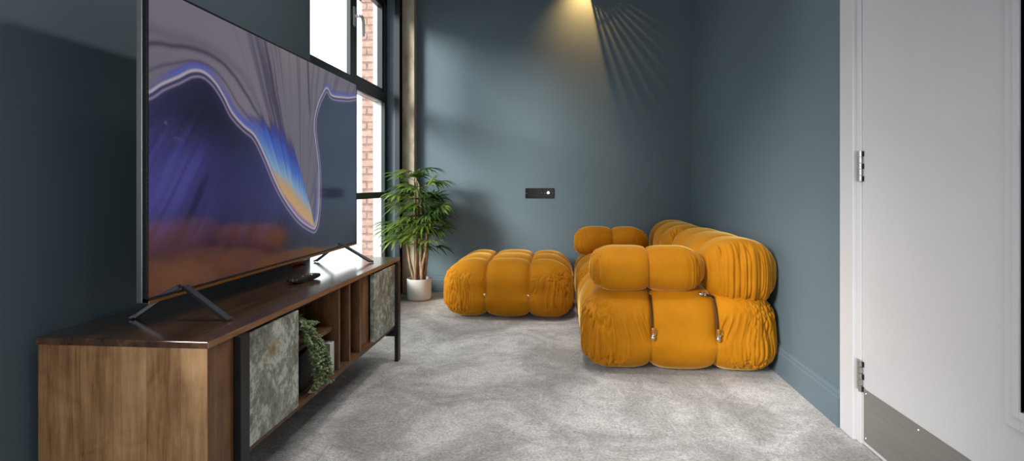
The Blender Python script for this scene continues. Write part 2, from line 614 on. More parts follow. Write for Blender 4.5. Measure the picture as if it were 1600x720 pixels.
# ------------------------------------------------------------------ upholstery
def shape_pillow(P, half, r, seams, bulge, pleat, zfade=None, top_flat=False, seed=0., crease=.012, groove=.006, pleat_len=84., r_low=None, full=2.2, ends=None):
    """P: points on the unit cube's surface; returns displaced points (local)."""
    half = np.array(half)
    r = np.array(r)
    p = P * half
    rl = np.array(r_low) if r_low is not None else r
    t = sstep(-.75, .75, P[:, 2])[:, None]
    r = rl * (1 - t) + r * t
    core = np.clip(p, -(half - r), half - r)
    q = (p - core) / r
    n = q / (np.abs(q) ** full).sum(1, keepdims=True) ** (1 / full)
    # superellipse-like corner for a fuller cushion
    out = core + n * r
    nn = n / r
    nn /= np.linalg.norm(nn, axis=1, keepdims=True)
    u = out / half
    # soft swelling of the faces
    f = np.ones(len(P))
    sw = bulge * ((1 - u[:, 0] ** 2) * (1 - u[:, 1] ** 2) * np.abs(nn[:, 2]) + (1 - u[:, 1] ** 2) * (1 - u[:, 2] ** 2) * np.abs(nn[:, 0]) + (1 - u[:, 0] ** 2) * (1 - u[:, 2] ** 2) * np.abs(nn[:, 1]))
    disp = sw
    for ax, pos, amp in seams:
        d = np.abs(out[:, ax] - pos)
        vis = 1 - np.abs(nn[:, ax]) ** 2
        lo = np.ones(len(P))
        if zfade is not None:
            side = 1 - np.abs(nn[:, 2])
            lo = 1 - side * (1 - sstep(zfade - .05, zfade + .03, out[:, 2])) * .88
        disp = disp - vis * lo * amp * (crease * 1.6 * np.exp(-d / .035) + groove * np.exp(-(d / .0065) ** 2))
    if pleat:
        gx = sstep(.36, .80, np.abs(u[:, 0]))
        gy = sstep(.36, .80, np.abs(u[:, 1]))
        side = sstep(.2, .7, 1 - np.abs(nn[:, 2]) ** 2)
        if ends == 'X':                            # gathers only round the two ends of a bolster
            m = sstep(.50, .9, np.abs(u[:, 0])) * sstep(.1, .6, 1 - np.abs(nn[:, 2]) ** 2)
        elif ends == 'Y':
            m = sstep(.66, .93, np.abs(u[:, 1])) * sstep(.05, .45, 1 - np.abs(nn[:, 2]) ** 2)
        else:
            hor = np.abs(nn[:, 0]) + np.abs(nn[:, 1])
            m = (np.abs(nn[:, 1]) * gx + np.abs(nn[:, 0]) * gy) / np.maximum(hor, 1e-6)
            m = np.clip(np.maximum(m, np.minimum(np.abs(nn[:, 0]), np.abs(nn[:, 1])) * 2), 0, 1) * side
            m = m * (1 - .75 * sstep(.35, .85, u[:, 2]))
        wx, wy = out[:, 0].copy(), out[:, 1].copy()
        if ends == 'Y':
            wy = wy * .12
        if ends == 'X':
            wy = wy * .3
        if ends is None:                           # gathers lean in towards the clasps
            for ax, pos, amp in seams:
                d = out[:, ax] - pos
                outer = (np.sign(d) == np.sign(pos)) * np.exp(-np.abs(d) / .13)
                sh = .55 * outer * np.sign(d) * np.maximum(out[:, 2] + .035, 0)
                if ax == 0:
                    wx = wx - sh
                    m = np.maximum(m, .8 * outer * (np.abs(nn[:, 1]) > .75) * sstep(-.05, .0, out[:, 2]) * (1 - sstep(.06, .12, out[:, 2])) * sstep(.004, .03, np.abs(d)))
                else:
                    wy = wy - sh
        warp = .5 * vnoise(out[:, 0] * 6 + seed, out[:, 1] * 6, out[:, 2] * 7)
        a = vnoise(wx * pleat_len + warp + seed * 3.1, wy * pleat_len + warp, out[:, 2] * 1.8 + seed)
        b = vnoise(wx * pleat_len * .55 + warp + 11 + seed, wy * pleat_len * .55, out[:, 2] * 2.2)
        bil = np.minimum(np.abs(a) * 2.4, 1) ** .75 * .6 + np.minimum(np.abs(b) * 2.2, 1) ** .8 * .6
        var = .75 + .5 * vnoise(out[:, 0] * 7 + 3, out[:, 1] * 7 + seed, out[:, 2] * 6)
        disp = disp + pleat * m * var * (bil - .75)
    out = out + nn * disp[:, None]
    out[:, 2] += .0025 * vnoise(out[:, 0] * 9 + seed, out[:, 1] * 9, out[:, 2] * 9 + seed)
    return out


def cube_grid(nx, ny, nz):
    n = (nx, ny, nz)
    allP, allF = [], []
    base = 0
    for ax in range(3):
        b, c = (ax + 1) % 3, (ax + 2) % 3
        tb = np.linspace(-1, 1, n[b] + 1)
        tc_ = np.linspace(-1, 1, n[c] + 1)
        # denser near the rounded rim
        for sgn in (-1, 1):
            g1, g2 = np.meshgrid(tb, tc_, indexing='ij')
            P = np.zeros((g1.size, 3))
            P[:, ax] = sgn
            P[:, b] = g1.ravel()
            P[:, c] = g2.ravel()
            i = np.arange(g1.size).reshape(g1.shape)
            q = np.stack([i[:-1, :-1], i[1:, :-1], i[1:, 1:], i[:-1, 1:]], -1).reshape(-1, 4) + base
            if sgn < 0:
                q = q[:, ::-1]
            allP.append(P)
            allF.append(q)
            base += len(P)
    P = np.concatenate(allP)
    Fq = np.concatenate(allF)
    key = np.round(P * 1e5).astype(np.int64)
    _, idx, inv = np.unique(key, axis=0, return_index=True, return_inverse=True)
    return P[idx], inv.reshape(-1)[Fq]


def np_mesh(name, V, Fq, mat, parent, loc=None, smooth=True):
    base = np.array(loc if loc is not None else ORIGIN[parent.name])
    me = bpy.data.meshes.new(name)
    me.vertices.add(len(V))
    me.vertices.foreach_set('co', (V - base).astype(np.float32).ravel())
    k = Fq.shape[1]
    me.loops.add(Fq.size)
    me.loops.foreach_set('vertex_index', Fq.astype(np.int32).ravel())
    me.polygons.add(len(Fq))
    me.polygons.foreach_set('loop_start', np.arange(0, Fq.size, k, dtype=np.int32))
    me.polygons.foreach_set('loop_total', np.full(len(Fq), k, dtype=np.int32))
    me.update(calc_edges=True)
    me.validate()
    if smooth:
        me.polygons.foreach_set('use_smooth', np.ones(len(Fq), dtype=bool))
    return link(name, me, mat, parent, base)


def cushion(name, parent, centre, half, r, seams, res=.004, rot=None, **kw):
    n = [max(12, int(2 * h / res)) for h in half]
    P, Fq = cube_grid(*n)
    V = shape_pillow(P, half, r, seams, **kw)
    if rot is not None:
        V = V @ np.array(rot.to_3x3()).T
    V = V + np.array(centre)
    return np_mesh(name, V, Fq, 'velvet', parent)


# ------------------------------------------------------------------ room
XL, XR, YB, YF, ZC = -1.32, 1.035, 4.55, -2.6, 2.75
WX = -1.43                                      # inner face of the window frame
W0, W1, WZ0, WZ1 = 2.79, 4.41, .22, 2.42        # window opening in the left wall
V0, V1, VZ0, VZ1 = -.75, .60, .35, 2.35        # window opening in the wall behind the photographer
TH = .205

bm = B((XL - TH, XR + .14, YF - .1, YB + .1, -.1, 0))
bmesh.ops.subdivide_edges(bm, edges=bm.edges[:], cuts=1)
struct(obj('floor', bm, 'carpet'), 'mottled grey cut pile carpet')
struct(obj('ceiling', B((XL - TH, XR + .14, YF - .1, YB + .1, ZC, ZC + .1)), 'wall'))
struct(obj('wall_back', B((XL - TH, XR + .14, YB, YB + .1, 0, ZC)), 'wall'), 'dark blue grey painted end wall')
U0, U1, UZ0, UZ1 = -.65, .75, .70, 2.15          # a further window of the left wall, behind the photographer
lw = B((XL - TH, XL, YF, U0, 0, ZC), (XL - TH, XL, U0, U1, 0, UZ0), (XL - TH, XL, U0, U1, UZ1, ZC), (XL - TH, XL, U1, W0, 0, ZC), (XL - TH, XL, W0, W1, 0, WZ0), (XL - TH, XL, W0, W1, WZ1, ZC), (XL - TH, XL, W1, YB, 0, ZC))
struct(obj('wall_left', lw, 'wall'), 'dark blue grey painted wall behind the television')
D0, D1, DZ = 1.05, 2.035, 2.08                   # door opening in the right wall
rw = B((XR, XR + .12, YF, D0, 0, ZC), (XR, XR + .12, D0, D1, DZ, ZC), (XR, XR + .12, D1, YB, 0, ZC))
struct(obj('wall_right', rw, 'wall'), 'blue grey painted wall behind the sofa')
struct(obj('wall_rear', B((XL - TH, V0, YF - .2, YF, 0, ZC), (V1, XR + .14, YF - .2, YF, 0, ZC), (V0, V1, YF - .2, YF, 0, VZ0), (V0, V1, YF - .2, YF, VZ1, ZC)), 'plaster'))


def skirting(pts_axis, a0, a1, wall, sign, name):
    prof = [(0, 0), (.018, 0), (.018, .105), (.014, .112), (.014, .122), (.008, .130), (.008, .137), (0, .14)]
    bm = bmesh.new()
    ra, rb = [], []
    for d, z in prof:
        if pts_axis == 'Y':
            ra.append(bm.verts.new((wall - sign * d, a0, z)))
            rb.append(bm.verts.new((wall - sign * d, a1, z)))
        else:
            ra.append(bm.verts.new((a0, wall - sign * d, z)))
            rb.append(bm.verts.new((a1, wall - sign * d, z)))
    for i in range(len(prof) - 1):
        bm.faces.new((ra[i], ra[i + 1], rb[i + 1], rb[i]))
    bm.faces.new(ra[::-1])
    bm.faces.new(rb)
    return struct(obj(name, bm, 'wall'))


skirting('X', -1.215, XR, YB, 1, 'baseboard_back')
skirting('Y', 2.135, YB - .018, XR, 1, 'baseboard_right')
skirting('Y', YF, W0, XL, -1, 'baseboard_left')

# bare concrete pier in the far corner and a dark upright strip at the edge of the reveal
struct(obj('trim_1', B((XL - .01, -1.218, 4.47, YB, 0, ZC), bev=.004), 'concrete'), 'bare concrete upright strip in the far left corner')
struct(obj('trim_2', B((-1.362, XL - .0, 4.395, 4.47, 0, ZC), bev=.003), 'dark'), 'dark upright strip at the far edge of the window reveal')

# window: dark inside, pale outside profiles
win = bpy.data.objects.new('window_1', None)
COL.objects.link(win)
win.location = (WX, (W0 + W1) / 2, WZ0)
ORIGIN[win.name] = Vector(win.location)
struct(win, 'tall dark framed window beside the television')
MY0, MY1 = 3.628, 3.745
TZ0, TZ1 = 1.565, 1.645
LZ0, LZ1 = .795, .842
fi, fo = (WX - .03, WX), (WX - .10, WX - .03)


def fr(name, *rects, parent=win):
    o = obj(name, B(*[(fi[0], fi[1], *r) for r in rects], bev=.003), 'dark', parent)
    return o


fr('outer_frame', (W0 - .02, W1, WZ0, WZ0 + .06), (W0 - .02, W1, WZ1 - .05, WZ1), (W0 - .02, W0 + .03, WZ0, WZ1), (W1 - .055, W1, WZ0, WZ1))
fr('transom', (W0, W1 - .05, TZ0, TZ1))
fr('lower_rail', (W0, W1 - .05, LZ0, LZ1))
fr('mullion', (MY0, MY1, TZ1, WZ1))
# outer profiles catch the daylight
obj('outer_profile', B((fo[0], fo[1], W1 - .055, W1, WZ0, WZ1), (fo[0] - .05, fo[1], MY0 + .01, MY1 - .01, TZ1, WZ1), (fo[0], fo[1], W0 - .02, W0 + .03, WZ0, WZ1),
                       (fo[0], fo[1], W0, W1, TZ0 + .01, TZ1 - .01), (fo[0], fo[1], W0, W1, WZ0, WZ0 + .05), bev=.002), 'palealu', win)
# opening sash of the upper right light
sa = obj('sash', B((WX - .055, WX - .012, MY1 - .006, MY1 + .022, TZ1, WZ1 - .05), (WX - .055, WX - .012, W1 - .085, W1 - .05, TZ1, WZ1 - .05),
                   (WX - .055, WX - .012, MY1, W1 - .06, TZ1, TZ1 + .03), (WX - .055, WX - .012, MY1, W1 - .06, WZ1 - .085, WZ1 - .05), bev=.002), 'dark', win)
for a in ((W0, MY0, TZ1, WZ1), (MY1, W1 - .05, TZ1, WZ1), (W0, W1 - .05, LZ1, TZ0), (W0, W1 - .05, WZ0 + .05, LZ0)):
    obj('glass_pane', B((WX - .05, WX - .044, *a)), 'glass', win)
hd = obj('handle', B((WX, WX + .012, MY0 + .035, MY0 + .065, 1.99, 2.125), bev=.004), 'pot', win)
bm = bmesh.new()
lathe(bm, [(.0, -.012), (.011, -.012), (.011, -.045), (.0, -.045)], (WX, MY0 + .05, 2.06), 16, 'X')
tube(bm, [(WX + .045, MY0 + .05, 2.065), (WX + .05, MY0 + .085, 2.06), (WX + .05, MY0 + .105, 2.035), (WX + .05, MY0 + .11, 1.935)], [.011, .011, .0105, .008], 12)
obj('lever', bm, 'pot', hd, True)
struct(obj('trim_3', B((WX, XL + .012, W0, 4.395, WZ0 - .03, WZ0), bev=.004), 'wall'), 'painted window board')

# outer brick leaf of the wall on both sides of the window
BX = XL - TH - .005
struct(obj('wall_outside', B((-1.645, BX, W1 + .002, 5.2, -1.5, 4.2), (-1.69, BX, W1 - .01, 5.2, 2.44, 4.2)), 'brick'), 'red brick outer reveal seen through the window')
struct(obj('wall_outside', B((-1.645, BX, 1.4, W0 - .002, -1.5, 4.2)), 'brick'))
struct(obj('ground_outside', B((-14, XL - TH - .35, -8, 16, -1.6, -1.5)), 'asphalt'))

# ------------------------------------------------------------------ door, casing
bm = B((XR - .016, XR, D1, D1 + .095, 0, DZ + .095), (XR - .016, XR, D0 - .095, D0, 0, DZ + .095), (XR - .016, XR, D0 - .095, D1 + .095, DZ, DZ + .095), bev=.004)
struct(obj('trim_4', bm, 'white'), 'white door casing')
bm = B((XR - .004, XR + .12, D1 - .028, D1 + .002, 0, DZ), (XR - .004, XR + .12, D0 - .002, D0 + .028, 0, DZ), (XR - .004, XR + .12, D0, D1, DZ - .028, DZ), bev=.003)
struct(obj('trim_5', bm, 'white'), 'white door lining')
door = bpy.data.objects.new('door_1', None)
COL.objects.link(door)
door.location = (XR, D1 - .03, 0)
ORIGIN[door.name] = Vector(door.location)
struct(door, 'white painted door with steel kick plate and narrow vision panel')
DX = XR - .001
GY0, GY1, GZ0, GZ1 = 1.16, 1.338, .385, 1.85
y1d, y0d = D1 - .032, D0 + .03
leaf = B((DX, DX + .044, GY1, y1d, .006, DZ - .03), (DX, DX + .044, y0d, GY0, .006, DZ - .03), (DX, DX + .044, GY0, GY1, .006, GZ0), (DX, DX + .044, GY0, GY1, GZ1, DZ - .03))
obj('door_leaf', leaf, 'white', door)


def ring(bm, x0, x1, ya, yb, za, zb, w):
    for q in ((ya, yb, za - w, za), (ya, yb, zb, zb + w), (ya - w, ya, za - w, zb + w), (yb, yb + w, za - w, zb + w)):
        box(bm, x0, x1, *q, bev=.002)
    return bm


bm = bmesh.new()
ring(bm, DX - .007, DX + .02, GY0, GY1, GZ0, GZ1, .045)
ring(bm, DX - .011, DX + .02, GY0, GY1, GZ0, GZ1, .018)
obj('glazing_bead', bm, 'white', door)
bm = bmesh.new()
ring(bm, DX + .004, DX + .03, GY0 + .009, GY1 - .009, GZ0 + .009, GZ1 - .009, .009)
obj('gasket', bm, 'rubber', door)
obj('vision_glass', B((DX + .016, DX + .022, GY0 + .006, GY1 - .006, GZ0 + .006, GZ1 - .006)), 'greyglass', door)
kp = obj('kick_plate', B((DX - .0022, DX, y0d + .01, y1d - .012, .018, .198), bev=.0005), 'kick', door)
for yy in (y1d - .025, 1.70, 1.41, 1.12):
    for zz in (.032, .184):
        bm = bmesh.new()
        lathe(bm, [(.0, .0042), (.003, .0040), (.0045, .0022), (.0045, .001)], (DX, yy, zz), 12, 'X')
        obj('screw', bm, 'chrome', kp, True)
for zz in (1.015, .290, 1.86):
    h = obj('hinge', B((DX - .0045, DX + .002, y1d + .001, y1d + .030, zz - .106, zz), bev=.001), 'steel', door)
    bm = bmesh.new()
    for k in range(5):
        lathe(bm, [(.0, 0), (.0065, 0), (.0065, .0195), (.0, .0195)], (DX - .007, y1d - .001, zz - .106 + k * .0214), 14)
    obj('knuckle', bm, 'steel', h, True)
    bm = bmesh.new()
    for k in (0, 2, 4):
        box(bm, DX - .0025, DX - .0008, y1d - .0125, y1d - .006, zz - .106 + k * .0214, zz - .088 + k * .0214)
    obj('hinge_gap_shade', bm, 'rubber', h)  # solid dark strips stand in for the shaded gaps at the hinge
bm = bmesh.new()
tube(bm, [(DX - .002, D0 + .09, 1.0), (DX - .05, D0 + .09, 1.0), (DX - .055, D0 + .10, 1.0), (DX - .055, D0 + .2, 1.0)], .009, 12)
lathe(bm, [(0, 0), (.026, 0), (.026, .008), (0, .008)], (DX, D0 + .09, 1.0), 24, 'X')
obj('handle', bm, 'steel', door, True)

# ------------------------------------------------------------------ sideboard
SX0, SX1, SY0, SY1 = -1.291, -.848, 1.250, 2.808
SB, ST = .170, .520
sb = thing('sideboard', 'long brown wooden sideboard with slate doors and black steel legs under the television', 'sideboard', (SX0 + .2, 2.03, 0))
obj('top', B((SX0 - .004, SX1 + .004, SY0 - .004, SY1 + .004, ST - .017, ST), bev=.002), 'woodtop', sb)
obj('top_edge', B((SX1 + .004, SX1 + .0055, SY0 - .004, SY1 + .004, ST - .016, ST - .001)), 'woodedge', sb)
obj('end_panel', B((SX0, SX1, SY0, SY0 + .03, SB, ST - .018), bev=.0015), 'woodend', sb)
obj('end_panel', B((SX0, SX1, SY1 - .03, SY1, SB, ST - .018), bev=.0015), 'woodend', sb)
obj('front_stile', B((SX1 - .03, SX1 + .0005, SY0 + .001, 1.356, SB, ST - .018)), 'woodfront', sb)
obj('front_stile', B((SX1 - .03, SX1 + .0005, 2.775, SY1 - .001, SB, ST - .018)), 'woodfront', sb)
obj('bottom_panel', B((SX0, SX1, SY0 + .02, SY1 - .02, SB, SB + .018)), 'woodin', sb)
obj('back_panel', B((SX0 + .005, SX0 + .02, SY0 + .02, SY1 - .02, SB, ST - .018)), 'woodin', sb)
FX = SX1 - .018
for yy in (1.39, 2.048, 2.152, 2.268, 2.725):
    obj('partition', B((SX0 + .02, SX1 - .004, yy - .007, yy + .007, SB + .018, ST - .018), bev=.001), 'woodfront', sb)
obj('inner_panel', B((SX1 - .034, SX1 - .022, 2.276, 2.42, SB + .018, ST - .018)), 'woodfront', sb)
obj('shelf', B((SX0 + .02, SX1 - .03, 1.39, 2.042, .338, .354), bev=.001), 'woodfront', sb)
obj('door', B((SX1 - .016, SX1 + .004, 1.400, 1.703, SB + .014, ST - .026), bev=.002), 'stone', sb)
obj('door', B((SX1 - .016, SX1 + .004, 2.418, 2.726, SB + .014, ST - .026), bev=.002), 'stone', sb)
obj('top_gap_shade', B((SX1 - .02, SX1 - .006, 1.40, 2.73, ST - .0255, ST - .0185)), 'rubber', sb)  # dark strip standing in for the shaded gap under the top
for ya, yb in ((1.356, 1.398), (2.730, 2.772)):
    for xa, xb in ((SX1 + .002, SX1 + .024), (SX0 + .012, SX0 + .034)):
        pass
    lg = obj('leg', B((SX1 + .001, SX1 + .020, ya, yb, 0, ST - .017), bev=.0015), 'blackmetal', sb)
    obj('leg', B((SX0 - .020, SX0 - .001, ya, yb, 0, ST - .017), bev=.0015), 'blackmetal', sb)
    obj('crossbar', B((SX0 - .002, SX1 + .002, ya, yb, SB - .042, SB), bev=.0015), 'blackmetal', sb)

# things in the open compartment
bk = thing('box_file', 'black upright box file in the lower open compartment behind the trailing plant', 'box', (-1.0, 1.86, SB + .018))
obj('case', B((-1.20, -.885, 1.80, 1.945, SB + .018, .318), bev=.004), 'bookblack', bk)
obj('pull_ring', lathe(bmesh.new(), [(.010, .0), (.014, .0), (.014, .003), (.010, .003), (.010, .0)], (-.885, 1.872, .215), 20, 'X'), 'steel', bk)
pb = thing('book', 'pale upright book in the lower open compartment beside the black box file', 'book', (-1.0, 2.015, SB + .018))
obj('cover', B((-1.10, -.868, 1.997, 2.001, SB + .018, .300), (-1.10, -.868, 2.031, 2.035, SB + .018, .300), (-.871, -.867, 1.997, 2.035, SB + .018, .300), bev=.001), 'paper', pb)
obj('page_block', B((-1.095, -.8715, 2.001, 2.031, SB + .021, .296)), 'white', pb)

# trailing plant on the shelf
tp = thing('trailing_plant', 'trailing plant of small pale green leaves spilling from the open sideboard shelf', 'plant', (-.95, 1.77, .354))
bm = bmesh.new()
lathe(bm, [(0, .0), (.042, .0), (.052, .075), (.048, .075), (.044, .06), (0, .06)], (-.945, 1.765, .354), 32)
obj('plant_pot', bm, 'pot', tp, True)
vine, lv = bmesh.new(), bmesh.new()


def small_leaf(bm, p, d, up, L, W):
    s = d.cross(up).normalized()
    c = p + d * L * .5
    pts = [p, p + d * L * .3 + s * W * .45, p + d * L * .65 + s * W * .5, p + d * L - up * L * .15, p + d * L * .65 - s * W * .5, p + d * L * .3 - s * W * .45]
    mid = bm.verts.new(c + up * L * .16)
    vs = [bm.verts.new(q) for q in pts]
    for i in range(6):
        bm.faces.new((vs[i], vs[(i + 1) % 6], mid))


R = random.Random(3)
for k in range(46):
    t = k / 45
    y0 = 1.73 + R.random() * .05
    yend = 1.735 + .20 * R.random() ** .8
    zend = .43 - (.25 * sstep(.0, .55, np.array((yend - 1.735) / .2)).item()) * (.65 + .35 * R.random()) + R.uniform(-.02, .02)
    if yend < 1.79:
        zend = R.uniform(.37, .44)
    zend = max(.197, zend)
    top = Vector((-.91 + R.uniform(-.03, .03), y0, .44 + R.uniform(-.01, .035)))
    out = Vector((-.835 + R.uniform(-.012, .018), 1.73 + (yend - 1.73) * .62 + R.uniform(-.02, .02), .455 - (yend - 1.73) * .28 + R.uniform(-.02, .01)))
    end = Vector((-.838 + R.uniform(-.015, .02), yend, zend))
    pts = []
    for i in range(19):
        s = i / 18
        p = top * (1 - s) ** 2 + out * 2 * s * (1 - s) + end * s * s
        p += Vector((R.uniform(-.003, .003), R.uniform(-.004, .004), 0))
        pts.append(p)
    tube(vine, pts, .0012, 5)
    for i in range(1, 19):
        for q in range(3):
            a = R.random() * 2 * PI
            d = Vector((math.cos(a) * .8 + .35, math.sin(a), R.uniform(-.6, .4))).normalized()
            up = Vector((R.uniform(-.3, .6), R.uniform(-.4, .4), 1)).normalized()
            up = (up - d * up.dot(d)).normalized()
            small_leaf(lv, pts[i], d, up, R.uniform(.009, .015), R.uniform(.008, .013))
for k in range(5):                                # runner ends creeping over the lower lip
    pts = [Vector((-.838, 1.90, .225)), Vector((-.834, 1.87 - .02 * k, .208 + .004 * k)), Vector((-.836, 1.80 - .012 * k, .196 + .003 * k))]
    tube(vine, pts, .0012, 5)
    for i in range(14):
        s = i / 13
        p = pts[0] * (1 - s) ** 2 + pts[1] * 2 * s * (1 - s) + pts[2] * s * s
        a = R.random() * 2 * PI
        d = Vector((.6, math.cos(a), math.sin(a) * .6)).normalized()
        up = Vector((.5, 0, 1)); up = (up - d * up.dot(d)).normalized()
        small_leaf(lv, p, d, up, .012, .010)
obj('vine', vine, 'vine', tp, True)
fo_ = obj('foliage', lv, 'trail', tp)

# ------------------------------------------------------------------ television
TY0, TY1, TZA, TZB, TX = 1.345, 2.822, .588, 1.430, -1.080
tv = thing('television', 'large flat television showing a blue and mauve fluid pattern on the sideboard', 'television', (TX - .01, 2.08, ST))
bm = bmesh.new()
bz = .006
for q in ((TY0, TY1, TZA, TZA + .011), (TY0, TY1, TZB - bz, TZB), (TY0, TY0 + bz, TZA, TZB), (TY1 - bz, TY1, TZA, TZB)):
    box(bm, TX - .012, TX + .0015, *q, bev=.0006)
obj('bezel', bm, 'blackplastic', tv)
bm = B((TX - .028, TX - .0119, TY0 - .0012, TY0 + .004, TZA - .001, TZB + .001), (TX - .028, TX - .0119, TY1 - .004, TY1 + .0012, TZA - .001, TZB + .001),
       (TX - .028, TX - .0119, TY0, TY1, TZB - .004, TZB + .0012), (TX - .028, TX - .0119, TY0, TY1, TZA - .0012, TZA + .004), bev=.001)
obj('side_trim', bm, 'tvside', tv)
obj('bottom_trim', B((TX - .011, TX + .0035, TY0 + .004, TY1 - .004, TZA - .0045, TZA + .004), bev=.001), 'brass', tv)  # brass tint puts the sofa's orange reflection into the trim colour
obj('back_shell', B((TX - .030, TX - .013, TY0 + .005, TY1 - .005, TZA + .005, TZB - .005), (TX - .062, TX - .028, TY0 + .25, TY1 - .25, TZA + .03, TZA + .45), bev=.004), 'blackplastic', tv)
# lit picture: colours at the corners of a fine grid
NA, NB = 520, 300
sy0, sy1, sz0, sz1 = TY0 + bz, TY1 - bz, TZA + .011, TZB - bz
ga, gb = np.meshgrid(np.linspace(0, 1, NA), np.linspace(0, 1, NB), indexing='ij')
A_, B_ = ga.ravel(), gb.ravel()
V = np.stack([np.full(A_.size, TX), sy0 + (sy1 - sy0) * A_, sz0 + (sz1 - sz0) * B_], -1)
ii = np.arange(NA * NB).reshape(NA, NB)
Fq = np.stack([ii[:-1, :-1], ii[1:, :-1], ii[1:, 1:], ii[:-1, 1:]], -1).reshape(-1, 4)
CURVE = [(-.03, .64), (.003, .657), (.034, .693), (.073, .727), (.115, .764), (.154, .774), (.188, .751), (.217, .705), (.248, .651), (.297, .606), (.342, .57),
         (.389, .485), (.439, .374), (.494, .285), (.566, .196), (.645, .133), (.672, .14), (.693, .217), (.698, .31), (.696, .41), (.69, .488), (.675, .58),
         (.664, .66), (.668, .73), (.69, .80), (.72, .86), (.745, .90), (.765, .898), (.79, .872), (.864, .885), (1.03, .93)]


def smooth_curve(c, n=8):
    o = []
    for i in range(len(c) - 1):
        p0, p1, p2, p3 = (np.array(c[max(0, min(len(c) - 1, j))]) for j in (i - 1, i, i + 1, i + 2))
        for k in range(n):
            t = k / n
            o.append(.5 * ((2 * p1) + (p2 - p0) * t + (2 * p0 - 5 * p1 + 4 * p2 - p3) * t * t + (3 * p1 - p0 - 3 * p2 + p3) * t ** 3))
    o.append(np.array(c[-1]))
    return np.array(o)


CV = smooth_curve(CURVE)
AS = 1.75
px, py = A_ * AS, B_
px = px + .006 * vnoise(A_ * 14, B_ * 9, A_ * 0 + 2.2)
py = py + .006 * vnoise(A_ * 14, B_ * 9, A_ * 0 + 5.7)
dist = np.full(A_.size, 9.)
arc = np.zeros(A_.size)
for i in range(len(CV) - 1):
    ax, ay = CV[i][0] * AS, CV[i][1]
    bx, by = CV[i + 1][0] * AS, CV[i + 1][1]
    dx, dy = bx - ax, by - ay
    t = np.clip(((px - ax) * dx + (py - ay) * dy) / (dx * dx + dy * dy + 1e-12), 0, 1)
    d = np.hypot(px - ax - t * dx, py - ay - t * dy)
    k = d < dist
    dist = np.where(k, d, dist)
    arc = np.where(k, (i + t) / len(CV), arc)
poly = [(p[0] * AS, p[1]) for p in CV] + [(1.03 * AS, -1), (-.03 * AS, -1)]
inside = np.zeros(A_.size, bool)
for i in range(len(poly)):
    (x1, y1), (x2, y2) = poly[i], poly[(i + 1) % len(poly)]
    c = ((y1 > py) != (y2 > py)) & (px < (x2 - x1) * (py - y1) / (y2 - y1 + 1e-12) + x1)
    inside ^= c
sd = np.where(inside, -dist, dist)                # positive in the pale upper field
lin = lambda *c: np.array(s2l(*c)[:3])
mixc = lambda a, b, t: a * (1 - t[:, None]) + b * t[:, None]
# lower navy field with soft diagonal streaks
st = vnoise((px * .85 - py * .62) * 26, (px * .5 + py * .85) * 2.2, px * 0 + 1) * .6 + vnoise((px * .85 - py * .62) * 60, (px * .5 + py * .85) * 3, px * 0 + 4) * .4
broad = vnoise(px * 2.2 + 3, py * 2.4, px * 0 + 8)
low = mixc(lin(36, 34, 76)[None], lin(74, 68, 142)[None], np.clip(.45 + .5 * broad + .8 * st * sstep(-.1, .4, broad + .3), 0, 1))
low = mixc(low, lin(24, 24, 40)[None], .85 * sstep(.42, .62, B_) * (1 - sstep(.15, .36, A_ + .25 * broad)))
low = mixc(low, lin(44, 52, 74)[None], .9 * sstep(.62, .72, A_))
low = mixc(low, lin(22, 20, 34)[None], .9 * (1 - sstep(.08, .36, B_)))
low = mixc(low, lin(96, 90, 160)[None], .5 * np.exp(-dist / .02))
fl = vnoise(px * 40, py * 60, px * 0 + 3)
low = mixc(low, lin(120, 112, 160)[None], np.clip(.9 * sstep(.25, .6, fl), 0, 1) * np.exp(-(((A_ - .055) / .035) ** 2 + ((B_ - .545) / .022) ** 2)))
# upper mauve field, streaked towards the trough
ang = np.arctan2(px - 1.02, py - .05)
sk = vnoise(ang * 26, dist * 1.4 + py, px * 0) * .55 + vnoise(ang * 70, py * 2.2, px * 0 + 9) * .45
up = mixc(lin(98, 92, 104)[None], lin(128, 120, 134)[None], np.clip(.5 + .55 * vnoise(px * 1.7, py * 1.7, px * 0 + 6) + .25 * (B_ - .5), 0, 1))
fan = np.exp(-((ang + .28) / .17) ** 2) * (1 - sstep(.55, 1.15, py)) + .75 * np.exp(-((ang + .36) / .10) ** 2)
up = mixc(up, lin(58, 50, 76)[None], np.clip(fan * (.35 + 1.0 * np.clip(sk, -.2, 1)), 0, .9))
up = mixc(up, lin(70, 62, 84)[None], np.clip(1.4 * sstep(.15, .5, sk), 0, .5) * sstep(-.6, -.35, ang) * .8)
for off, wd, am in ((.105, .010, .75), (.045, .007, .5), (.14, .02, .25)):
    up = mixc(up, lin(52, 46, 62)[None], am * np.exp(-((dist - off * (1 + .3 * np.sin(arc * 30))) / wd) ** 2) * (1 - sstep(.30, .40, arc)))
up = mixc(up, lin(52, 48, 60)[None], .85 * np.exp(-((A_ - .625 - .05 * (.9 - B_)) / .006) ** 2) * sstep(.70, .78, B_))
